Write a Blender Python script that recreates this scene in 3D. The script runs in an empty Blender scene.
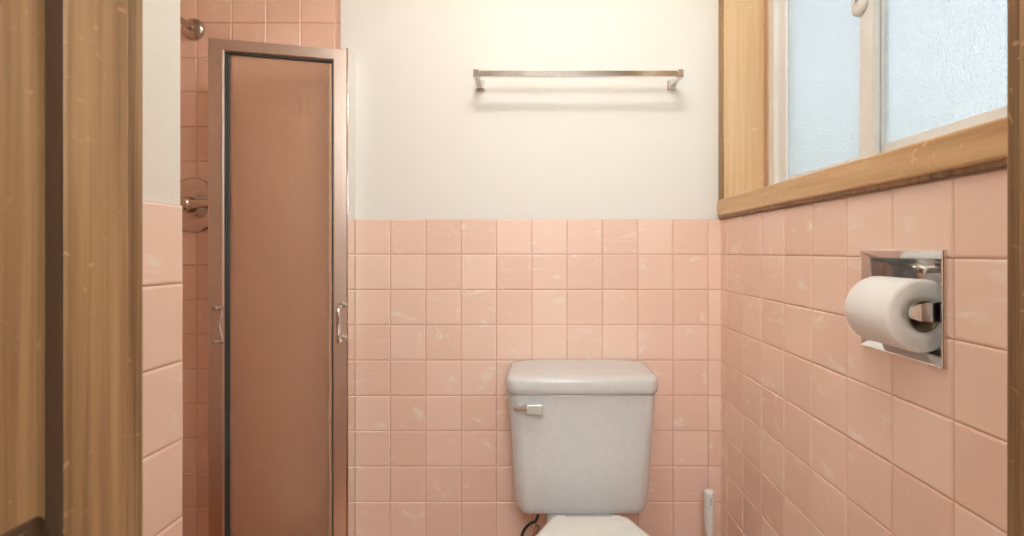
import bpy, bmesh, math, random
from mathutils import Vector, Matrix
random.seed(7)
SC = bpy.context.scene
COL = SC.collection

# ------------------------------------------------------------------ frame of reference
CAM_H, F, VX, VY = 1.07, 465.0, 542.0, 251.6       # eye height, focal length in px, vanishing point
D = 1.42                                           # camera to tiled back wall
XR, XL = 0.5466, -0.4985                           # right wall, end-wall face on the left
T = 0.108                                          # tile pitch
CEIL = 2.30
YF = 0.397                                         # inner face of the wall with the doorway

# ------------------------------------------------------------------ materials
def new_mat(name):
    m = bpy.data.materials.new(name); m.use_nodes = True
    nt = m.node_tree; b = nt.nodes['Principled BSDF']
    return m, nt, b
def N(nt, t, **kw):
    n = nt.nodes.new(t)
    for k, v in kw.items():
        if k in n.inputs: n.inputs[k].default_value = v
        else: setattr(n, k, v)
    return n
def L(nt, a, b): nt.links.new(a, b)
def ramp(nt, src, stops):
    r = nt.nodes.new('ShaderNodeValToRGB'); e = r.color_ramp.elements
    while len(e) < len(stops): e.new(0.5)
    for i, (p, c) in enumerate(stops):
        e[i].position = p; e[i].color = (*c, 1) if len(c) == 3 else c
    L(nt, src, r.inputs[0]); return r
def bump(nt, b, h, strength=.2, dist=.002):
    n = N(nt, 'ShaderNodeBump'); n.inputs['Strength'].default_value = strength; n.inputs['Distance'].default_value = dist
    L(nt, h, n.inputs['Height']); L(nt, n.outputs[0], b.inputs['Normal']); return n
def srgb(r, g, b):
    f = lambda c: ((c/255+.055)/1.055)**2.4 if c > 10 else c/255/12.92
    return (f(r), f(g), f(b))
def plain(name, col, rough=.5, metal=0, spec=.5, grain=0, gscale=60):
    m, nt, b = new_mat(name)
    b.inputs['Base Color'].default_value = (*col, 1); b.inputs['Roughness'].default_value = rough
    b.inputs['Metallic'].default_value = metal; b.inputs['Specular IOR Level'].default_value = spec
    tc = N(nt, 'ShaderNodeTexCoord'); nz = N(nt, 'ShaderNodeTexNoise', Scale=gscale, Detail=3.0)
    L(nt, tc.outputs['Object'], nz.inputs['Vector'])
    lo = tuple(c*.95 for c in col)
    r = ramp(nt, nz.outputs[0], [(.3, lo), (.7, col)]); L(nt, r.outputs[0], b.inputs['Base Color'])
    if grain: bump(nt, b, nz.outputs[0], grain, .001)
    return m

def tile_mat(name, base, streak):
    m, nt, b = new_mat(name)
    at = N(nt, 'ShaderNodeAttribute', attribute_name='tile_rand')
    tc = N(nt, 'ShaderNodeTexCoord')
    off = N(nt, 'ShaderNodeVectorMath', operation='SCALE'); off.inputs[0].default_value = (7.1, 3.3, 5.7)
    L(nt, at.outputs['Fac'], off.inputs['Scale'])
    add = N(nt, 'ShaderNodeVectorMath', operation='ADD')
    L(nt, tc.outputs['Object'], add.inputs[0]); L(nt, off.outputs[0], add.inputs[1])
    # brushed glaze swirls
    mp = N(nt, 'ShaderNodeMapping'); mp.inputs['Scale'].default_value = (10, 10, 20); mp.inputs['Rotation'].default_value = (.7, .7, .4)
    L(nt, add.outputs[0], mp.inputs['Vector'])
    n1 = N(nt, 'ShaderNodeTexNoise', Scale=1.0, Detail=5.0, Roughness=.62, Distortion=1.6)
    L(nt, mp.outputs[0], n1.inputs['Vector'])
    n2 = N(nt, 'ShaderNodeTexNoise', Scale=14.0, Detail=2.0); L(nt, add.outputs[0], n2.inputs['Vector'])
    s1 = ramp(nt, n1.outputs[0], [(.55, (0, 0, 0)), (.66, (1, 1, 1))])
    s2 = ramp(nt, n2.outputs[0], [(.44, (0, 0, 0)), (.60, (1, 1, 1))])
    mul = N(nt, 'ShaderNodeMath', operation='MULTIPLY'); L(nt, s1.outputs[0], mul.inputs[0]); L(nt, s2.outputs[0], mul.inputs[1])
    k = N(nt, 'ShaderNodeMath', operation='MULTIPLY'); k.inputs[1].default_value = .6; L(nt, mul.outputs[0], k.inputs[0])
    d1 = tuple(c*f for c, f in zip(base, (.95, .92, .91))); d2 = tuple(c*f for c, f in zip(base, (1.03, 1.06, 1.07)))
    br = ramp(nt, at.outputs['Fac'], [(0, d1), (1, d2)])
    mx = N(nt, 'ShaderNodeMixRGB'); L(nt, k.outputs[0], mx.inputs[0]); L(nt, br.outputs[0], mx.inputs[1]); mx.inputs[2].default_value = (*streak, 1)
    L(nt, mx.outputs[0], b.inputs['Base Color'])
    b.inputs['Roughness'].default_value = .28; b.inputs['Specular IOR Level'].default_value = .45
    n3 = N(nt, 'ShaderNodeTexNoise', Scale=22.0, Detail=1.0); L(nt, add.outputs[0], n3.inputs['Vector'])
    bump(nt, b, n3.outputs[0], .12, .004)
    return m

def wood_mat(name, c0, c1, c2, axis, rough=.38, k=1.0):
    m, nt, b = new_mat(name)
    tc = N(nt, 'ShaderNodeTexCoord'); mp = N(nt, 'ShaderNodeMapping')
    s = [95*k, 95*k, 95*k]; s[axis] = 2.2
    mp.inputs['Scale'].default_value = s; L(nt, tc.outputs['Object'], mp.inputs['Vector'])
    n1 = N(nt, 'ShaderNodeTexNoise', Scale=1.0, Detail=5.0, Roughness=.6, Distortion=.35); L(nt, mp.outputs[0], n1.inputs['Vector'])
    mp2 = N(nt, 'ShaderNodeMapping'); s2 = [14, 14, 14]; s2[axis] = 1.1
    mp2.inputs['Scale'].default_value = s2; L(nt, tc.outputs['Object'], mp2.inputs['Vector'])
    n2 = N(nt, 'ShaderNodeTexNoise', Scale=1.0, Detail=3.0); L(nt, mp2.outputs[0], n2.inputs['Vector'])
    mix = N(nt, 'ShaderNodeMath', operation='MULTIPLY_ADD'); mix.inputs[1].default_value = .55; L(nt, n1.outputs[0], mix.inputs[0])
    h = N(nt, 'ShaderNodeMath', operation='MULTIPLY'); h.inputs[1].default_value = .45; L(nt, n2.outputs[0], h.inputs[0])
    L(nt, h.outputs[0], mix.inputs[2])
    r = ramp(nt, mix.outputs[0], [(.34, c0), (.5, c1), (.66, c2)])
    # pale scuffs worn through the varnish
    mp3 = N(nt, 'ShaderNodeMapping'); mp3.inputs['Scale'].default_value = (30, 30, 30); mp3.inputs['Rotation'].default_value = (.9, .5, .2)
    L(nt, tc.outputs['Object'], mp3.inputs['Vector'])
    n3 = N(nt, 'ShaderNodeTexNoise', Scale=1.0, Detail=2.0, Distortion=2.5); L(nt, mp3.outputs[0], n3.inputs['Vector'])
    sc = ramp(nt, n3.outputs[0], [(.665, (0, 0, 0)), (.73, (.38, .38, .38))])
    mx = N(nt, 'ShaderNodeMixRGB'); L(nt, sc.outputs[0], mx.inputs[0]); L(nt, r.outputs[0], mx.inputs[1])
    mx.inputs[2].default_value = (*[min(1, c*1.5) for c in c2], 1)
    L(nt, mx.outputs[0], b.inputs['Base Color'])
    b.inputs['Roughness'].default_value = rough; b.inputs['Specular IOR Level'].default_value = .4
    bump(nt, b, n1.outputs[0], .12, .0015)
    return m

TILE = tile_mat('pink_glazed_tile', srgb(243, 212, 195), srgb(252, 242, 230))
TILE_S = tile_mat('shower_tile_bounce_tint', srgb(240, 201, 180), srgb(248, 222, 206))  # same tile, deepened: the shower's warm bounced light is put into the colour
GROUT = plain('grout', srgb(218, 176, 156), .8)
PAINT = plain('wall_paint', srgb(238, 236, 230), .55, grain=.06, gscale=260)
CEILP = plain('ceiling_paint', srgb(240, 238, 232), .7)
FLOORM = plain('floor_vinyl', srgb(176, 112, 62), .45, gscale=9)
HALLF = plain('hall_floorboards', srgb(150, 105, 66), .45, gscale=9)
WOODV = wood_mat('fir_upright', srgb(102, 72, 44), srgb(144, 109, 73), srgb(174, 138, 98), 2)
WOODE = wood_mat('fir_edge_grain', srgb(98, 70, 44), srgb(146, 112, 76), srgb(192, 156, 114), 2, .45, 2.2)
WOODY = wood_mat('fir_lengthwise_lit', srgb(184, 142, 98), srgb(208, 170, 124), srgb(222, 188, 146), 1, .35, .6)  # same stain as the door frame, window light put into the colour
WOODJ = wood_mat('fir_jamb_board_lit', srgb(194, 156, 112), srgb(216, 182, 140), srgb(228, 198, 160), 2, .35, .6)  # lit copy of the stain, paler for the daylight falling on it
PORC = plain('porcelain', srgb(213, 214, 214), .12, spec=.55)
PLAST = plain('white_plastic', srgb(232, 232, 228), .3)
VINYL = plain('white_vinyl', srgb(236, 236, 234), .35)
CHROME = plain('chrome', (.82, .82, .82), .12, 1)
BRUSHED = plain('worn_chrome', (.80, .85, .84), .42, 1)
NICKEL = plain('aged_chrome', (.62, .54, .47), .16, 1)
SATIN = plain('satin_aluminium', (.86, .72, .63), .34, 1)  # rosy base colour stands in for reflected pink tile and wood
POLISH = plain('polished_aluminium', (.90, .88, .84), .12, 1)
BRASSD = plain('dark_bronze', (.16, .11, .07), .4, .8)
GASK = plain('dark_gasket', srgb(78, 84, 86), .4, grain=.5, gscale=220)
BEIGE = plain('beige_vinyl_seal', srgb(196, 160, 128), .5)
PAPER = plain('tissue_paper', srgb(244, 244, 243), .9, spec=.1, grain=.5, gscale=420)
CARD = plain('cardboard_core', srgb(150, 132, 112), .85)
RUBBER = plain('black_hose', (.03, .03, .03), .4)
INK = plain('grey_print', (.10, .10, .10), .6)
DARKB = plain('stop_shade_brown', srgb(70, 46, 25), .95)  # painted shade for the door stop's hall-side face
DARK = plain('dark_hollow', (.02, .018, .015), .8)

def glass_mat(name, tint, rough, transl, bscale, bstr, tl=(1, 1, 1)):
    m, nt, b = new_mat(name)
    b.inputs['Base Color'].default_value = (*tint, 1); b.inputs['Transmission Weight'].default_value = 1
    b.inputs['Roughness'].default_value = rough; b.inputs['IOR'].default_value = 1.18
    tc = N(nt, 'ShaderNodeTexCoord'); nz = N(nt, 'ShaderNodeTexNoise', Scale=bscale, Detail=2.0)
    L(nt, tc.outputs['Object'], nz.inputs['Vector']); bn = bump(nt, b, nz.outputs[0], bstr, .003)
    tr = N(nt, 'ShaderNodeBsdfTranslucent'); tr.inputs[0].default_value = (*tl, 1)
    L(nt, bn.outputs[0], tr.inputs['Normal'])
    mx = N(nt, 'ShaderNodeMixShader'); mx.inputs[0].default_value = transl
    out = nt.nodes['Material Output']
    L(nt, b.outputs[0], mx.inputs[1]); L(nt, tr.outputs[0], mx.inputs[2]); L(nt, mx.outputs[0], out.inputs['Surface'])
    return m
OBSC = glass_mat('obscure_window_glass', (.97, .99, 1), .22, .30, 300, 1.0)
SHGL = glass_mat('obscure_shower_glass', (1, .98, .95), .5, .35, 110, .5, (1, .95, .88))

def emit_mat(name, col, s):
    m, nt, b = new_mat(name)
    b.inputs['Base Color'].default_value = (*col, 1)
    b.inputs['Emission Color'].default_value = (*col, 1); b.inputs['Emission Strength'].default_value = s
    return m

# ------------------------------------------------------------------ mesh helpers
WLOC = {}
def P(px, py, y): return Vector(((px-VX)*y/F, y, CAM_H-(py-VY)*y/F))   # pixel + distance -> point

class MB:
    def __init__(s): s.bm = bmesh.new(); s.mats = []
    def box(s, x0, x1, y0, y1, z0, z1, bev=0, seg=2, mi=0):
        vs = [s.bm.verts.new(c) for c in ((x0,y0,z0),(x1,y0,z0),(x1,y1,z0),(x0,y1,z0),(x0,y0,z1),(x1,y0,z1),(x1,y1,z1),(x0,y1,z1))]
        fs = [s.bm.faces.new([vs[i] for i in f]) for f in ((0,3,2,1),(4,5,6,7),(0,1,5,4),(1,2,6,5),(2,3,7,6),(3,0,4,7))]
        for f in fs: f.material_index = mi
        if bev:
            es = list({e for f in fs for e in f.edges})
            r = bmesh.ops.bevel(s.bm, geom=es, offset=bev, segments=seg, affect='EDGES', profile=.5)
            for f in r['faces']: f.smooth = True
        return s
    def rings(s, rings, cap0=True, cap1=True, smooth=True, closed=False):
        rs = [[s.bm.verts.new(c) for c in r] for r in rings]; n = len(rs[0])
        pairs = list(zip(rs[:-1], rs[1:])) + ([(rs[-1], rs[0])] if closed else [])
        for a, b in pairs:
            for i in range(n):
                f = s.bm.faces.new((a[i], a[(i+1) % n], b[(i+1) % n], b[i])); f.smooth = smooth
        if not closed:
            if cap0: s.bm.faces.new(rs[0][::-1])
            if cap1: s.bm.faces.new(rs[-1])
        return s
    def lathe(s, c, axis, prof, n=32, cap0=True, cap1=True, closed=False):
        axis = Vector(axis).normalized(); u = axis.orthogonal().normalized(); v = axis.cross(u); c = Vector(c)
        return s.rings([[c+axis*t+(u*math.cos(a)+v*math.sin(a))*max(r, 1e-5) for a in [2*math.pi*i/n for i in range(n)]] for t, r in prof], cap0, cap1, True, closed)
    def tube(s, pts, rad, n=12, smooth_path=True):
        pts = [Vector(p) for p in pts]
        if smooth_path and len(pts) > 2:
            out = []
            for i in range(len(pts)-1):
                p0 = pts[max(i-1, 0)]; p1 = pts[i]; p2 = pts[i+1]; p3 = pts[min(i+2, len(pts)-1)]
                for k in range(6):
                    t = k/6
                    out.append(.5*((2*p1)+(p2-p0)*t+(2*p0-5*p1+4*p2-p3)*t*t+(3*p1-p0-3*p2+p3)*t**3))
            pts = out+[pts[-1]]
        rad = rad if callable(rad) else (lambda t, r=rad: r)
        rings = []; u = None
        for i, p in enumerate(pts):
            d = (pts[min(i+1, len(pts)-1)]-pts[max(i-1, 0)]).normalized()
            u = d.orthogonal().normalized() if u is None else (u-d*u.dot(d)).normalized()
            v = d.cross(u); r = rad(i/(len(pts)-1))
            rings.append([p+(u*math.cos(a)+v*math.sin(a))*r for a in [2*math.pi*k/n for k in range(n)]])
        return s.rings(rings)
    def build(s, name, mats, parent=None, local=False, origin=None):
        bmesh.ops.recalc_face_normals(s.bm, faces=s.bm.faces)
        me = bpy.data.meshes.new(name)
        mats = mats if isinstance(mats, (list, tuple)) else [mats]
        if parent is not None: o0 = Vector() if local else WLOC[parent.name]
        else:
            if origin is None:
                xs = [v.co for v in s.bm.verts]
                lo = [min(c[i] for c in xs) for i in range(3)]; hi = [max(c[i] for c in xs) for i in range(3)]
                origin = ((lo[0]+hi[0])/2, (lo[1]+hi[1])/2, lo[2])
            o0 = Vector(origin)
        bmesh.ops.translate(s.bm, verts=s.bm.verts, vec=-o0)
        s.bm.to_mesh(me); s.bm.free()
        for m in mats: me.materials.append(m)
        o = bpy.data.objects.new(name, me); COL.objects.link(o)
        if parent is not None: o.parent = parent; WLOC[o.name] = o0
        else: o.location = o0; WLOC[o.name] = o0
        return o

def tag(o, label=None, cat=None, group=None, kind=None):
    for k, v in (('label', label), ('category', cat), ('group', group), ('kind', kind)):
        if v: o[k] = v
    return o
def empty(name, loc, rz=0):
    o = bpy.data.objects.new(name, None); COL.objects.link(o)
    o.location = loc; o.rotation_euler = (0, 0, rz); o.empty_display_size = .05; WLOC[o.name] = Vector(loc); return o

def rrect(cx, cy, w, d, r, z, n=6):
    r = min(r, w/2-1e-4, d/2-1e-4); out = []
    for sx, sy, a0 in ((1, 1, 0), (-1, 1, 90), (-1, -1, 180), (1, -1, 270)):
        for k in range(n+1):
            a = math.radians(a0+90*k/n)
            out.append((cx+sx*(w/2-r)+r*math.cos(a), cy+sy*(d/2-r)+r*math.sin(a), z))
    return out

def tile_field(name, mat, parent, origin, U, V, W, us, vs, holes=()):
    """Glazed tiles laid edge to edge on a plane: origin + u*U + v*V, standing out along W."""
    U, V, W, O = Vector(U), Vector(V), Vector(W), Vector(origin)
    bm = bmesh.new(); lay = bm.faces.layers.float.new('tile_rand')
    g = .0008
    for u0, u1 in zip(us[:-1], us[1:]):
        for v0, v1 in zip(vs[:-1], vs[1:]):
            rnd = random.random(); t1 = random.uniform(-.0004, .0004); t2 = random.uniform(-.0004, .0004)
            loops = []
            for ins, h in ((g, 0), (g, .0014), (g+.0007, .0025), (g+.002, .0034), (g+.0038, .0038)):
                q = []
                for a, b in ((0, 0), (1, 0), (1, 1), (0, 1)):
                    u = (u0+ins) if a == 0 else (u1-ins); v = (v0+ins) if b == 0 else (v1-ins)
                    hh = h + (t1*(a-.5)+t2*(b-.5) if h > .001 else 0)
                    q.append(bm.verts.new(O+U*u+V*v+W*hh))
                loops.append(q)
            for A, B in zip(loops[:-1], loops[1:]):
                for i in range(4):
                    f = bm.faces.new((A[i], A[(i+1) % 4], B[(i+1) % 4], B[i])); f[lay] = rnd
            f = bm.faces.new(loops[-1]); f[lay] = rnd
    # grout bed
    q = [bm.verts.new(O+U*u+V*v+W*.0012) for u, v in ((us[0], vs[0]), (us[-1], vs[0]), (us[-1], vs[-1]), (us[0], vs[-1]))]
    f = bm.faces.new(q); f.material_index = 1
    for (a0, a1, b0, b1) in holes:
        for co, no in ((O+U*a0, U), (O+U*a1, U), (O+V*b0, V), (O+V*b1, V)):
            bmesh.ops.bisect_plane(bm, geom=bm.verts[:]+bm.edges[:]+bm.faces[:], plane_co=co, plane_no=no)
        kill = []
        for f in bm.faces:
            c = f.calc_center_median()-O
            if a0 < c.dot(U) < a1 and b0 < c.dot(V) < b1: kill.append(f)
        bmesh.ops.delete(bm, geom=kill, context='FACES')
    bmesh.ops.recalc_face_normals(bm, faces=bm.faces)
    for f in bm.faces:
        if f.normal.dot(W) < -.01: f.normal_flip()
    mb = MB(); mb.bm.free(); mb.bm = bm
    # keep facing: build() recalculates, so bypass it
    me = bpy.data.meshes.new(name); o0 = WLOC[parent.name]
    bmesh.ops.translate(bm, verts=bm.verts, vec=-o0); bm.to_mesh(me); bm.free()
    me.materials.append(mat); me.materials.append(GROUT)
    o = bpy.data.objects.new(name, me); COL.objects.link(o); o.parent = parent; WLOC[o.name] = o0
    return o

def steps(a, b, anchor):
    k0 = math.ceil((a-anchor)/T-1e-6); out = [a]
    v = anchor+k0*T
    while v < b-.004:
        if v > a+.004: out.append(v)
        v += T
    return out+[b]

def slab_x(mb, x0, x1, y0, y1, z0, z1, holes):
    """Wall slab with rectangular openings (y0,y1,z0,z1)."""
    ys = sorted({y0, y1, *[h[0] for h in holes], *[h[1] for h in holes]})
    zs = sorted({z0, z1, *[h[2] for h in holes], *[h[3] for h in holes]})
    for a, b in zip(ys[:-1], ys[1:]):
        for c, d in zip(zs[:-1], zs[1:]):
            m, n = (a+b)/2, (c+d)/2
            if any(h[0] < m < h[1] and h[2] < n < h[3] for h in holes): continue
            mb.box(x0, x1, a, b, c, d)
    return mb

# ------------------------------------------------------------------ the room
struct = lambda o, lab, cat: tag(o, lab, cat, kind='structure')
TH = .004                                             # tile stands this far off the plaster
floor = MB().box(-1.45, .75, .28, 1.62, -.05, 0).build('floor', FLOORM); struct(floor, 'brown vinyl bathroom floor below the toilet', 'floor')
hfloor = MB().box(-1.45, 1.3, -1.7, .28, -.05, 0).build('floor_hall', HALLF); struct(hfloor, 'brown floorboards of the hall before the doorway', 'floor')
ceiling = MB().box(-1.45, .75, .28, 1.62, CEIL, CEIL+.05).build('ceiling', CEILP); struct(ceiling, 'white bathroom ceiling', 'ceiling')
hceil = MB().box(-1.45, 1.3, -1.7, .28, CEIL, CEIL+.05).build('ceiling_hall', CEILP); struct(hceil, 'white hall ceiling', 'ceiling')

XE = P(340, 0, D).x                                   # where the back wall stops at the shower
wb = MB().box(XE, .75, D+TH, D+.16, 0, CEIL).build('wall_back', PAINT, origin=(0, D, 0)); struct(wb, 'white painted wall behind the toilet, pink tiled below', 'wall')
ZT = 1.1692
tile_field('tile_wainscot', TILE, wb, (0, D+TH, 0), (1, 0, 0), (0, 0, 1), (0, -1, 0), steps(XE, XR+TH, -.5723), steps(0, ZT, ZT))

NICHE = (.6375, .7775, .9235, 1.061)                     # recess of the paper holder
WIN = (.46, 1.42, 1.19, 2.06)
wr = slab_x(MB(), XR+TH, .75, .28, D+.004, 0, CEIL, [WIN, NICHE]).build('wall_right', PAINT, origin=(XR, .9, 0)); struct(wr, 'pink tiled wall under the window on the right', 'wall')
tile_field('tile_wainscot', TILE, wr, (XR+TH, 0, 0), (0, 1, 0), (0, 0, 1), (-1, 0, 0), steps(YF, D+TH, .6194), steps(0, ZT, ZT), [NICHE])

# short end wall on the left, with the shower behind it
wl = MB().box(-.62, XL-TH, YF, .646, 0, CEIL).build('wall_left', PAINT, origin=(-.55, .5, 0)); struct(wl, 'narrow white and pink tiled end wall beside the door frame', 'wall')
tile_field('tile_wainscot', TILE, wl, (XL-TH, 0, 0), (0, 1, 0), (0, 0, 1), (1, 0, 0), [YF, .432, .540, .648], steps(0, 1.1342, 1.1342))
YS = 1.45
ws = MB().box(-1.45, XE, YS+TH, YS+.13, 0, CEIL).build('wall_shower_back', GROUT, origin=(-1, YS, 0)); struct(ws, 'salmon tiled wall inside the shower', 'wall')
tile_field('tile_field', TILE_S, ws, (0, YS+TH, 0), (1, 0, 0), (0, 0, 1), (0, -1, 0), steps(-1.33, XE, P(300.6, 0, YS).x), steps(0, CEIL, P(0, 300, YS).z))
wss = MB().box(-1.45, -1.334, .28, YS+TH, 0, CEIL).build('wall_shower_side', GROUT, origin=(-1.4, 1, 0)); struct(wss, 'salmon tiled side wall of the shower', 'wall')
tile_field('tile_field', TILE_S, wss, (-1.334, 0, 0), (0, 1, 0), (0, 0, 1), (1, 0, 0), steps(YF, YS, YS), steps(0, CEIL, P(0, 300, YS).z))
# shower curb and pan
cb = MB()  .box(-.62, -.505, .646, D, 0, .10, .006).build('trim_1', TILE_S); struct(cb, 'low tiled curb under the shower door', 'trim')

# wall with the doorway
wf = MB()
wf.box(-1.45, -.387, .28, YF, 0, CEIL); wf.box(.441, .75, .28, YF, 0, CEIL); wf.box(-.387, .441, .28, YF, 1.95, CEIL)
wf = wf.build('wall_front', PAINT, origin=(0, .3, 0)); struct(wf, 'white wall around the doorway', 'wall')
# hall shell behind the camera
hw = MB(); hw.box(-1.45, 1.3, -1.75, -1.7, 0, CEIL); hw.box(-1.5, -1.45, -1.75, .28, 0, CEIL); hw.box(1.3, 1.35, -1.75, .28, 0, CEIL); hw.box(.75, 1.35, .28, .33, 0, CEIL)
hw = hw.build('wall_hall', PAINT, origin=(0, -1, 0)); struct(hw, 'white walls of the hall', 'wall')

# ------------------------------------------------------------------ door frame
d1 = empty('door_1', (0, .34, 0)); struct(d1, 'varnished fir door frame in the foreground', 'door frame')
j = MB(); j.box(-.387, -.363, .285, .395, 0, 1.95, .003); j.build('jamb', WOODV, d1)
j = MB(); j.box(.417, .441, .285, .395, 0, 1.95, .003); j.build('jamb', WOODV, d1)
MB().box(-.363, .417, .285, .395, 1.926, 1.95, .003).build('head_jamb', WOODV, d1)
MB().box(-.363, -.350, .341, .395, 0, 1.926, .003, 3).build('door_stop', WOODV, d1)
MB().box(.404, .417, .341, .395, 0, 1.926, .003, 3).build('door_stop', WOODV, d1)
MB().box(-.350, .404, .341, .395, 1.913, 1.926, .003).build('door_stop', WOODV, d1)
MB().box(-.420, -.357, YF, .417, 0, 1.99, .002).build('casing', WOODE, d1)
MB().box(.416, .482, YF, .417, 0, 1.99, .002).build('casing', WOODE, d1)
MB().box(-.357, .416, YF, .417, 1.932, 1.99, .002).build('casing', WOODE, d1)
MB().box(-.3630, -.3512, .3393, .3412, 0, 1.92, .0006).build('stop_shade_strip', DARKB, d1)['label'] = 'dark brown strip painting the shade along the door stop'  # dark strip added to paint the shade on the stop's face
# strike plate let into the jamb
sp = MB()
zt = P(0, 514, .337).z; out = []
yy0, yy1, zz0 = .3005, .3375, zt-.058
def strike_outline(ins):
    y0, y1, z0, z1 = yy0+ins, yy1-ins, zz0+ins, zt-ins; r = .005; o = []
    for cy, cz, a0 in ((y1-r, z1-r, 0), (y0+r, z1-r, 90), (y0+r, z0+r, 180), (y1-r, z0+r, 270)):
        for k in range(5):
            a = math.radians(a0+22.5*k); o.append((cy+r*math.cos(a), cz+r*math.sin(a)))
    return o
sp.rings([[(x, y, z) for y, z in strike_outline(i)] for x, i in ((-.3632, 0), (-.3614, 0), (-.3611, .0008))], smooth=False)
spo = sp.build('strike_plate', BRASSD, d1); spo['label'] = 'dark bronze strike plate'
MB().box(-.3612, -.3606, .312, .331, zt-.046, zt-.014, .0002).build('latch_hole', DARK, spo)
MB().lathe((-.3612, .3235, zt-.0085), (1, 0, 0), [(0, .0035), (.0008, .003), (.0012, .001)], 16).build('screw', BRASSD, spo)

# ------------------------------------------------------------------ window
XW = .665
w1 = empty('window_1', (.62, .92, 1.19)); struct(w1, 'frosted sliding window in white vinyl with fir trim', 'window')
MB().box(.542, XW+.06, 1.385, 1.4235, 1.226, 2.04, .002).build('wood_jamb', WOODJ, w1)
MB().box(.542, XW+.06, .462, .482, 1.226, 2.04, .002).build('wood_jamb', WOODJ, w1)
MB().box(.542, XW+.06, .462, 1.4235, 2.04, 2.058, .002).build('head_board', WOODY, w1)
MB().box(.5395, .5445, 1.3865, 1.4225, 1.2268, 2.04, .001).build('side_casing', WOODE, w1)
st = MB(); st.box(.533, XW+.06, .440, 1.4175, 1.1775, 1.2265, .005, 3)
st.build('stool', WOODY, w1)
MB().box(.538, .5495, .440, 1.4165, 1.1695, 1.1805, .003, 3).build('cove_moulding', WOODV, w1)
MB().box(.539, .5505, .425, .470, 1.226, 2.06, .002).build('side_casing', WOODJ, w1)
z0, z1 = 1.2268, 2.039
fr = MB()
fr.box(XW, .73, 1.333, 1.3845, z0, z1, .003); fr.box(XW, .73, .4825, .53, z0, z1, .003)
fr.box(XW, .73, .53, 1.333, z0, z0+.026, .003); fr.box(XW, .73, .53, 1.333, z1-.034, z1, .003)
fr.build('vinyl_frame', VINYL, w1)
MB().box(XW-.004, XW+.004, 1.364, 1.3845, z0, z1, .0015).build('sealant_bead', BEIGE, w1)
def sash(x0, x1, ya, yb, za, zb, s1, s2, r):
    m = MB(); m.box(x0, x1, ya, ya+s1, za, zb, .003); m.box(x0, x1, yb-s2, yb, za, zb, .003)
    m.box(x0, x1, ya+s1, yb-s2, za, za+r, .003); m.box(x0, x1, ya+s1, yb-s2, zb-r, zb, .003)
    o = m.build('sash', VINYL, w1)
    g = MB(); xm = (x0+x1)/2; g.box(xm-.002, xm+.002, ya+s1-.004, yb-s2+.004, za+r-.004, zb-r+.004); g.build('frosted_glass', OBSC, o)
    return o
s_in = sash(.680, .697, .957, 1.345, 1.250, 2.01, .040, .048, .026)
s_out = sash(.702, .722, .52, 1.005, 1.256, 2.01, .044, .042, .036)
# cam latch on the meeting stile
zl = P(0, 16, .99).z+.01
la = MB(); la.lathe((.680, .990, zl+.014), (-1, 0, 0), [(0, .023), (.006, .023), (.010, .019), (.012, .010)], 24)
la.box(.668, .681, .980, .998, zl+.014, zl+.075, .004); la.build('latch', VINYL, s_in)

# ------------------------------------------------------------------ shower fittings
sx = P(194, 0, YS).x
zh = P(0, 29.7, YS).z
sh = empty('overhead_shower', (sx, YS, zh)); tag(sh, 'aged chrome shower arm and round flange high on the salmon shower wall', 'shower head')
MB().lathe((sx, YS, zh), (0, -1, 0), [(.0, .034), (.004, .034), (.009, .030), (.014, .020), (.016, .0125)], 32).build('flange', NICKEL, sh)
MB().tube([(sx, YS-.01, zh), (sx, YS-.08, zh+.004), (sx, YS-.13, zh-.012), (sx, YS-.165, zh-.05)], .0095, 14).build('arm_pipe', NICKEL, sh)
MB().lathe((sx, YS-.163, zh-.047), (0, -.6, -.8), [(0, .010), (.012, .016), (.03, .018), (.055, .036), (.062, .037), (.064, .030)], 28).build('spray_head', NICKEL, sh)
zv = P(0, 205.5, YS).z
sv = empty('shower_valve', (sx, YS, zv)); tag(sv, 'round aged chrome shower valve plate with lever on the salmon tiles', 'shower valve')
MB().lathe((sx, YS, zv), (0, -1, 0), [(.0, .086), (.003, .086), (.008, .081), (.0095, .074), (.007, .068), (.009, .040), (.016, .034), (.018, .020)], 48).build('escutcheon', NICKEL, sv)
MB().lathe((sx, YS-.014, zv), (0, -1, 0), [(0, .026), (.02, .024), (.035, .021), (.040, .014)], 28).build('hub', NICKEL, sv)
MB().tube([(sx, YS-.035, zv), (sx+.03, YS-.034, zv+.001), (sx+.062, YS-.036, zv+.004), (sx+.085, YS-.042, zv+.006)], lambda t: .016-.006*t, 14).build('lever', NICKEL, sv)

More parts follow.
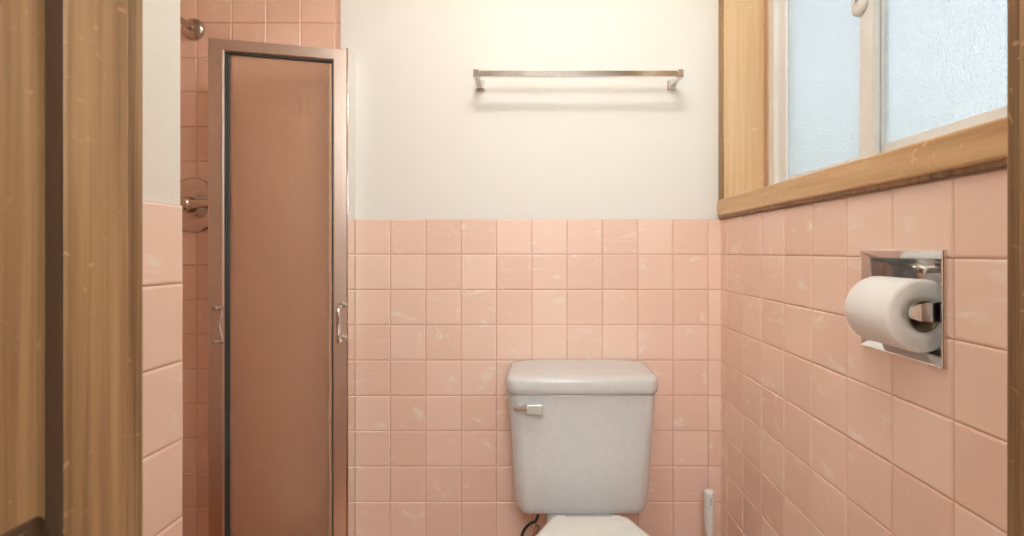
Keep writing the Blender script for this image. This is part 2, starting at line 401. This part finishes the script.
# shower door leaf: pivots at the wall channel, swung into the shower
YD = 1.372
pr = P(347.5, 49.3, YD); ydl = YD*202.3/214.6; pl = P(207.5, 37, ydl)
ang = math.atan2(pr.y-pl.y, pr.x-pl.x); W = math.hypot(pr.x-pl.x, pr.y-pl.y); zt_d = pr.z; zb_d = .115
sd = empty('shower_door', (pr.x, pr.y, zb_d), ang); tag(sd, 'obscure glass shower door leaf in a metal frame tinted with rosy reflections standing ajar', 'shower door')
H = zt_d-zb_d; DP = .028
SW = .040; RW = .034                                  # local: x from -W to 0, y 0..DP going away, z 0..H
fb = MB()
def mitre_frame(mb, xo0, xo1, zo0, zo1, sw, rw, y0, y1, lip=.003):
    xi0, xi1, zi0, zi1 = xo0+sw, xo1-sw, zo0+rw, zo1-rw
    prof = [(0, y1), (0, y0+lip), (lip/sw, y0), (1-lip/sw, y0), (1, y0+lip), (1, y1)]
    loops = []
    for t, y in prof:
        loops.append([(xo0+(xi0-xo0)*t, y, zo0+(zi0-zo0)*t), (xo1+(xi1-xo1)*t, y, zo0+(zi0-zo0)*t),
                      (xo1+(xi1-xo1)*t, y, zo1+(zi1-zo1)*t), (xo0+(xi0-xo0)*t, y, zo1+(zi1-zo1)*t)])
    mb.rings(loops, smooth=False, closed=True); return xi0, xi1, zi0, zi1
xi0, xi1, zi0, zi1 = mitre_frame(fb, -W, 0, 0, H, SW, RW, 0, DP)
fb.build('frame', SATIN, sd, local=True)
# glazing seal around the pane, deep in the frame
gk = MB(); mitre_frame(gk, xi0-.0005, xi1+.0005, zi0, zi1, .004, .004, .006, DP-.002, .0005); gk.box(xi0, xi0+.0095, .010, DP-.003, zi0, zi1, .001); go = gk.build('glazing_seal', GASK, sd, local=True); go['label'] = 'dark grey glazing seal'
MB().box(xi1-.0125, xi1-.0045, .004, .017, zi0+.006, zi1-.012, .001).build('edge_strip', BEIGE, sd, local=True)
MB().box(xi0+.0035, xi1-.0035, DP-.010, DP-.006, zi0+.0035, zi1-.0035).build('glass_pane', SHGL, sd, local=True)
def pull(x, z0, z1, out, lean, r):
    h = MB()
    p = [(x, 0, z1), (x+lean*.5, -out*.5, z1), (x+lean, -out, z1-.002)]
    q = [(x, 0, z0), (x+lean*.5, -out*.5, z0), (x+lean, -out, z0+.002)]
    o = h.tube([(x+lean, -out, z1), (x+lean*.9, -out*1.05, z1-.02), (x+lean*.7, -out*.95, (z0+z1)/2), (x+lean*.9, -out*1.05, z0+.02), (x+lean, -out, z0)], lambda t: r*(.75+.5*math.sin(math.pi*t)), 12).build('handle', CHROME, sd, local=True)
    for zz in (z0, z1):
        MB().tube([(x, .001, zz), (x+lean*.15, -out*.12, zz)], .0085, 14, False).build('rosette', NICKEL, o, local=True)
        MB().tube([(x, -.001, zz), (x+lean, -out-.002, zz)], .0052, 12, False).build('post', CHROME, o, local=True)
zc = lambda py, y: CAM_H-(py-VY)*y/F-zb_d
pull(-.014, zc(338.5, YD), zc(305.5, YD), .052, 0, .006)
pull(-W+.016, zc(341.5, ydl), zc(308.2, ydl), .016, .028, .0034)
# wall channel that the leaf hangs on
ch = MB(); cx1 = P(355, 0, D).x
ch.box(cx1-.006, cx1, YD-.002, D, .10, zt_d+.004, .0012); ch.box(cx1-.030, cx1-.024, YD+.012, D, .10, zt_d+.004, .0012); ch.box(cx1-.024, cx1-.006, D-.006, D, .10, zt_d+.004)
cho = ch.build('wall_channel', POLISH); tag(cho, 'polished aluminium channel fixed upright to the wall beside the shower door', 'door channel')

# ------------------------------------------------------------------ towel bar
YB = 1.33; zb = P(0, 74, YB).z; xa, xb = P(473.2, 0, YB).x, P(683.2, 0, YB).x
tb = empty('towel_bar', ((xa+xb)/2, D+TH, zb)); tag(tb, 'chrome square towel bar on the white wall above the toilet', 'towel bar')
MB().box(xa+.004, xb-.004, YB-.005, YB+.005, zb-.0085, zb+.0085, .0012).build('bar', CHROME, tb)
for x in (xa+.009, xb-.009):
    b = MB(); cz = zb
    b.rings([[(x+sx_*w, y, cz+sz_*h) for sx_, sz_ in ((-1, -1), (1, -1), (1, 1), (-1, 1))] for y, w, h in
             ((D+TH, .0125, .0145), (D-.004, .0125, .0145), (D-.007, .010, .012), (D-.012, .0075, .009), (D-.05, .0065, .0085), (YB+.012, .008, .0105), (YB-.006, .009, .0115), (YB-.0085, .0075, .010))], smooth=False)
    b.build('bracket', CHROME, tb)

# ------------------------------------------------------------------ toilet
TX = .107
to = empty('toilet', (TX, 1.1, 0)); tag(to, 'white porcelain toilet with a chrome flush lever against the pink tiles', 'toilet')
tk = MB(); yb = 1.405
def tsec(w, yf, r, z): return rrect(TX, (yb+yf)/2, w+.009, yb-yf, r, z, 8)
tk.rings([tsec(.296, 1.252, .03, .3685), tsec(.322, 1.240, .035, .3695), tsec(.338, 1.236, .038, .374), tsec(.350, 1.233, .04, .389), tsec(.356, 1.231, .04, .413),
          tsec(.363, 1.230, .04, .47), tsec(.377, 1.227, .038, .59), tsec(.389, 1.225, .036, .685), tsec(.390, 1.225, .036, .6955)])
tank = tk.build('tank', PORC, to)
yb = 1.409
ld = MB()
ld.rings([tsec(.376, 1.226, .03, .694), tsec(.390, 1.217, .034, .6955), tsec(.395, 1.213, .036, .699), tsec(.3965, 1.212, .036, .712), tsec(.3965, 1.212, .036, .727), tsec(.394, 1.214, .035, .733),
          tsec(.388, 1.218, .034, .7375), tsec(.376, 1.225, .032, .7402), tsec(.34, 1.245, .03, .7418), tsec(.22, 1.29, .02, .743)])
ld.build('tank_lid', PORC, to)
# flush lever on the tank front
pf = P(518.5, 408.5, 1.222)
lv = MB(); lv.lathe((pf.x, 1.231, pf.z), (0, -1, 0), [(0, .0125), (.005, .0120), (.010, .009), (.016, .0075), (.020, .005)], 20)
pe = P(526, 407.5, 1.205); pe2 = P(543, 410, 1.202)
lv.tube([(pf.x-.014, 1.222, pf.z-.001), (pf.x-.004, 1.214, pf.z+.002), (pf.x+.010, 1.208, pf.z+.004), (pe.x+.006, 1.205, pe.z)], lambda t: .0025+.0075*t, 10)
lv.box(pe.x, pe2.x, 1.199, 1.211, pe2.z-.0125, pe2.z+.0135, .003, 3)
lvo = lv.build('flush_lever', BRUSHED, to); lvo['label'] = 'chrome flush lever'
# bowl, base, seat and lid
ZL = .421
SX = TX+.010
def egg(yback, L_, wmax, wback, z, n=44):
    """Seat outline: straight narrow back, widest past the middle, round front toward the camera."""
    pts = [];
    def hw(s):
        if s < .56:
            t = s/.56; return wback+(wmax-wback)*math.sin(t*math.pi/2)**1.05
        t = (s-.56)/.44; return wmax*math.sqrt(max(0, 1-t*t))
    ss = [0, .004, .012]+[.012+.988*(1-math.cos(math.pi*.5*k/n*1.0)) if False else .012+.988*math.sin(math.pi/2*k/n) for k in range(1, n+1)]
    for s in ss:
        c = 1 if s >= .012 else (.93 if s == 0 else .98)
        pts.append((hw(s)*c, s))
    right = [(SX+w, yback-L_*s, z) for w, s in pts]; left = [(SX-w, yback-L_*s, z) for w, s in pts[:-1]][::-1]
    return right+left
lidm = MB(); yk = 1.143
lidm.rings([egg(yk-.003, .434, .176, .090, .404), egg(yk, .440, .180, .0895, .406), egg(yk, .440, .180, .0895, .416), egg(yk-.002, .436, .178, .091, .4195), egg(yk-.008, .424, .171, .085, .4215), egg(yk-.05, .33, .12, .06, .424)])
lido = lidm.build('seat_lid', PLAST, to)
seat = MB(); seat.rings([egg(yk-.004, .434, .176, .092, .386), egg(yk-.001, .440, .180, .094, .389), egg(yk-.001, .440, .180, .094, .400), egg(yk-.004, .434, .176, .091, .4035)])
seat.build('seat', PLAST, to)
for x in (SX-.070, SX+.070):
    MB().box(x-.012, x+.012, yk+.002, yk+.028, .384, .408, .004, 3).build('hinge', PLAST, to)
bw = MB()
def oval(cy, w, l, z, n=40, p=2.3):
    o = []
    for k in range(n):
        a = 2*math.pi*k/n; c, s = math.cos(a), math.sin(a)
        o.append((TX+w*math.copysign(abs(c)**(2/p), c), cy+l*math.copysign(abs(s)**(2/p), s), z))
    return o
bw.rings([oval(1.0, .115, .235, 0), oval(1.0, .112, .232, .02), oval(1.0, .098, .21, .10), oval(.99, .10, .21, .18), oval(.965, .135, .235, .27), oval(.945, .170, .238, .34), oval(.940, .180, .239, .372), oval(.940, .176, .235, .3855)])
bw.build('bowl', PORC, to)
MB().box(TX-.095, TX+.095, 1.165, 1.385, .30, .3690, .018, 4).build('deck', PORC, to)

# water supply: stop valve on the wall and its hose up to the tank
q = P(531, 556, 1.36)
sv2 = empty('supply_valve', (q.x, D, q.z-.02)); tag(sv2, 'chrome stop valve and black hose below the tank at its flush lever side', 'water valve')
vz = q.z-.012
MB().lathe((q.x, D, vz), (0, -1, 0), [(0, .028), (.003, .028), (.008, .020), (.010, .012)], 28).build('escutcheon', CHROME, sv2)
v = MB(); v.tube([(q.x, D-.006, vz), (q.x, D-.075, vz)], .0085, 14, False); v.lathe((q.x, D-.05, vz), (0, -1, 0), [(0, .010), (.004, .014), (.03, .014), (.034, .010)], 20)
v.tube([(q.x, D-.066, vz), (q.x, D-.066, vz+.030)], .008, 14, False); v.build('valve_body', CHROME, sv2)
MB().lathe((q.x, D-.085, vz), (0, -1, 0), [(0, .006), (.006, .017), (.014, .018), (.018, .014), (.020, .005)], 20).build('valve_knob', CHROME, sv2)
ht = P(541, 512, 1.32); ht.z = .3665
hp = [(q.x, D-.066, vz+.030), (q.x-.014, D-.075, vz+.042), P(521.5, 541, 1.33), P(523.5, 531, 1.325), P(530, 523.5, 1.32), P(536.5, 520, 1.32), (ht.x, ht.y, ht.z-.012)]
MB().tube(hp, .0042, 12).build('hose', RUBBER, sv2)
MB().lathe((ht.x, ht.y, ht.z-.018), (0, 0, 1), [(0, .008), (.003, .0125), (.015, .0125), (.0172, .010)], 8).build('coupling_nut', NICKEL, sv2)
# fill valve shank with its lock nut under the tank belongs to the toilet
n1 = P(536, 530, 1.345)
MB().tube([(n1.x-.006, n1.y, n1.z-.05), (n1.x-.004, n1.y, n1.z-.01), (n1.x+.004, n1.y, n1.z+.012)], .0085, 12).build('riser_tube', NICKEL, sv2)

# ------------------------------------------------------------------ toilet brush in the corner
bx, by = P(709, 0, 1.355).x, 1.355
zt_b = P(0, 490.0, 1.355).z
tbh = empty('toilet_brush', (bx, by, 0)); tag(tbh, 'white toilet brush handle standing in the tiled corner right of the toilet', 'toilet brush')
hb = MB()
def hsec(rx, ry, z): return [(bx+rx*math.cos(a), by+ry*math.sin(a), z) for a in [2*math.pi*k/28 for k in range(28)]]
hz = lambda py: P(0, py, 1.355).z
hb.rings([hsec(.0060, .006, .12), hsec(.0065, .0065, hz(537)-.02), hsec(.0085, .008, hz(536)), hsec(.0125, .011, hz(531)), hsec(.0150, .012, hz(525)), hsec(.0160, .0125, hz(515)), hsec(.0160, .0125, hz(494)), hsec(.0152, .012, hz(491.6)), hsec(.0125, .010, hz(490.4)), hsec(.006, .005, zt_b)])
hbo = hb.build('handle', PLAST, tbh)
ink = MB()                                            # small grey maker's mark reading up the handle
iz = hz(503.5); step = .0052
for k, kind in enumerate('oloo'):
    zc_ = iz+k*step+.003
    if kind == 'l':
        ink.box(bx-.0030, bx+.0042, by-.0129, by-.0124, zc_-.0006, zc_+.0006)
    else:
        ink.lathe((bx+.0008, by-.0124, zc_), (0, -1, 0), [(0, .0021), (.0005, .0021), (.0005, .0011), (0, .0011)], 14, closed=True)
ink.build('maker_mark', INK, hbo)
MB().lathe((bx, by, 0), (0, 0, 1), [(0, .028), (.01, .034), (.06, .036), (.085, .022), (.125, .007)], 24).build('bristle_head', PLAST, tbh)

# ------------------------------------------------------------------ recessed paper holder and roll
ph = empty('paper_holder', (XR, .7075, .912)); tag(ph, 'recessed chrome toilet paper holder set in the pink tiled wall under the window', 'paper holder')
fy0, fy1, fz0, fz1 = .626, .789, .912, 1.0725
def rloop(ins, x): return [(x, fy0+ins, fz0+ins), (x, fy1-ins, fz0+ins), (x, fy1-ins, fz1-ins), (x, fy0+ins, fz1-ins)]
fm = MB(); fm.rings([rloop(0, XR+.0015), rloop(0, XR-.0055), rloop(.0006, XR-.0065), rloop(.0022, XR-.0065), rloop(.0125, XR+.001), rloop(.0131, XR+.003)], cap0=False, cap1=False, smooth=False)
fm.build('face_frame', CHROME, ph)
# dished recess with a rounded back
rc = MB()
def rsec(ins, x, r): return [(x, a, b) for a, b, _ in rrect((fy0+fy1)/2, (fz0+fz1)/2, fy1-fy0-2*ins, fz1-fz0-2*ins, r, 0, 6)]
rc.rings([rsec(.0128, XR+.002, .006), rsec(.0134, XR+.02, .008), rsec(.017, XR+.050, .014), rsec(.024, XR+.064, .02), rsec(.036, XR+.070, .02)], cap0=False)
rc.build('recess', CHROME, ph)
RX, RZ, RR = .5420, .9780, .0527
ya, yc = .660, .756
for yy, sgn in ((.6485, 1), (.7665, -1)):
    a = MB()
    pts = [(XR+.050, .014), (XR+.030, .015), (XR+.006, .0150), (RX-.008, .0125), (RX-.018, .0115), (RX-.025, .009), (RX-.028, .005)]
    a.rings([[(x, yy-.0035, RZ+.007-h), (x, yy+.0035, RZ+.007-h), (x, yy+.0035, RZ+.007+h), (x, yy-.0035, RZ+.007+h)] for x, h in pts], smooth=False)
    a.build('arm', CHROME, ph)
MB().lathe((RX, .655, RZ+.003), (0, 1, 0), [(0, .006), (.004, .0085), (.10, .0085), (.104, .006)], 20).build('roller', PLAST, ph)
tp = empty('toilet_paper_roll', (RX, (ya+yc)/2, RZ-RR)); tag(tp, 'white toilet paper roll held in the recessed chrome holder', 'toilet paper')
MB().lathe((RX, ya, RZ), (0, 1, 0), [(.0, .0225), (.0, .036), (0, RR-.005), (.0012, RR-.002), (.004, RR), (yc-ya-.005, RR), (yc-ya-.0012, RR-.002), (yc-ya, RR-.005), (yc-ya, .0225)], 64, closed=True).build('paper', PAPER, tp)
MB().lathe((RX, ya-.0005, RZ), (0, 1, 0), [(0, .0205), (0, .0228), (yc-ya+.001, .0228), (yc-ya+.001, .0205)], 40, closed=True).build('core', CARD, tp)

# ------------------------------------------------------------------ lamps (the hall globe is an added, unseen fill light)
def fill_lamp(parent, x, y, z, r, col, s):
    MB().lathe((x, y, CEIL), (0, 0, -1), [(0, .06), (.015, .06), (.02, .012), (CEIL-z-.02, .012), (CEIL-z, r*.5)], 28).build('fill_stem', CHROME, parent)
    MB().lathe((x, y, z), (0, 0, -1), [(r-r*math.cos(a), r*math.sin(a)) for a in [math.pi*k/16 for k in range(17)]], 32, False, False).build('fill_globe', emit_mat('fill_glow', col, s), parent)
GL = emit_mat('globe_glow', (1, .968, .90), 31)
lf = MB().box(-.20, .20, YF, YF+.022, 2.135, 2.205, .006).build('light_bar', CHROME, wf)
for x in (-.13, 0, .13):
    MB().tube([(x, YF+.02, 2.17), (x, YF+.05, 2.17)], .018, 16, False).build('socket', CHROME, lf)
    MB().lathe((x, YF+.045, 2.17), (0, 1, 0), [(.05-.05*math.cos(a), .05*math.sin(a)) for a in [math.pi*k/14 for k in range(15)]], 28, False, False).build('globe', GL, lf)
fill_lamp(hceil, .1, -.75, 2.10, .20, (.90, .96, 1), 21)  # unseen hall globe added to fill and even out the back wall

# ------------------------------------------------------------------ outdoors
lawn = MB().box(.75, 14, -8, 12, -.65, -.6).build('ground_outside', plain('lawn', srgb(120, 140, 80), .9, gscale=5)); struct(lawn, 'grass outside the window', 'ground')
hb2 = MB(); random.seed(3)
for k in range(46):
    c = Vector((random.uniform(4.6, 6.0), random.uniform(5.2, 10.5), random.uniform(-.3, 2.0))); rr = random.uniform(.5, .8)
    hb2.lathe(c-Vector((0, 0, rr)), (0, 0, 1), [(rr-rr*math.cos(a), rr*math.sin(a)*random.uniform(.85, 1.1)) for a in [math.pi*i/8 for i in range(9)]], 12, False, False)
hg = hb2.build('foliage_outside', plain('leaf_green', srgb(112, 134, 84), .8, gscale=14, grain=.8)); tag(hg, 'green hedge foliage blurred beyond the frosted window', 'hedge', kind='stuff')
wo = bpy.data.worlds.new('sky'); SC.world = wo; wo.use_nodes = True
nt = wo.node_tree; bg = nt.nodes['Background']
tc = N(nt, 'ShaderNodeTexCoord'); sp_ = N(nt, 'ShaderNodeSeparateXYZ'); L(nt, tc.outputs['Generated'], sp_.inputs[0])
r = ramp(nt, sp_.outputs[2], [(.0, (.90, .92, .90)), (.25, (.80, .88, .96)), (.8, (.68, .80, .95))]); L(nt, r.outputs[0], bg.inputs[0])
bg.inputs[1].default_value = 1.15

# ------------------------------------------------------------------ camera
cam = bpy.data.cameras.new('camera'); co = bpy.data.objects.new('camera', cam); COL.objects.link(co)
co.location = (0, 0, CAM_H); co.rotation_euler = (math.radians(90), 0, 0)
cam.sensor_fit = 'HORIZONTAL'; cam.sensor_width = 36; cam.lens = F/1024*36; cam.clip_start = .02
cam.shift_x = -(VX-512)/1024; cam.shift_y = (VY-268)/1024
cam.dof.use_dof = True; cam.dof.focus_distance = 1.2; cam.dof.aperture_fstop = 8
SC.camera = co
vs = SC.view_settings; SC.display_settings.display_device = 'sRGB'
vs.view_transform = 'Standard'; vs.look = 'None'; vs.gamma = 1; vs.use_curve_mapping = False; vs.exposure = .42
SC.cycles.max_bounces = 14; SC.cycles.transmission_bounces = 10; SC.cycles.diffuse_bounces = 7; SC.cycles.glossy_bounces = 6
SC.cycles.sample_clamp_indirect = 6
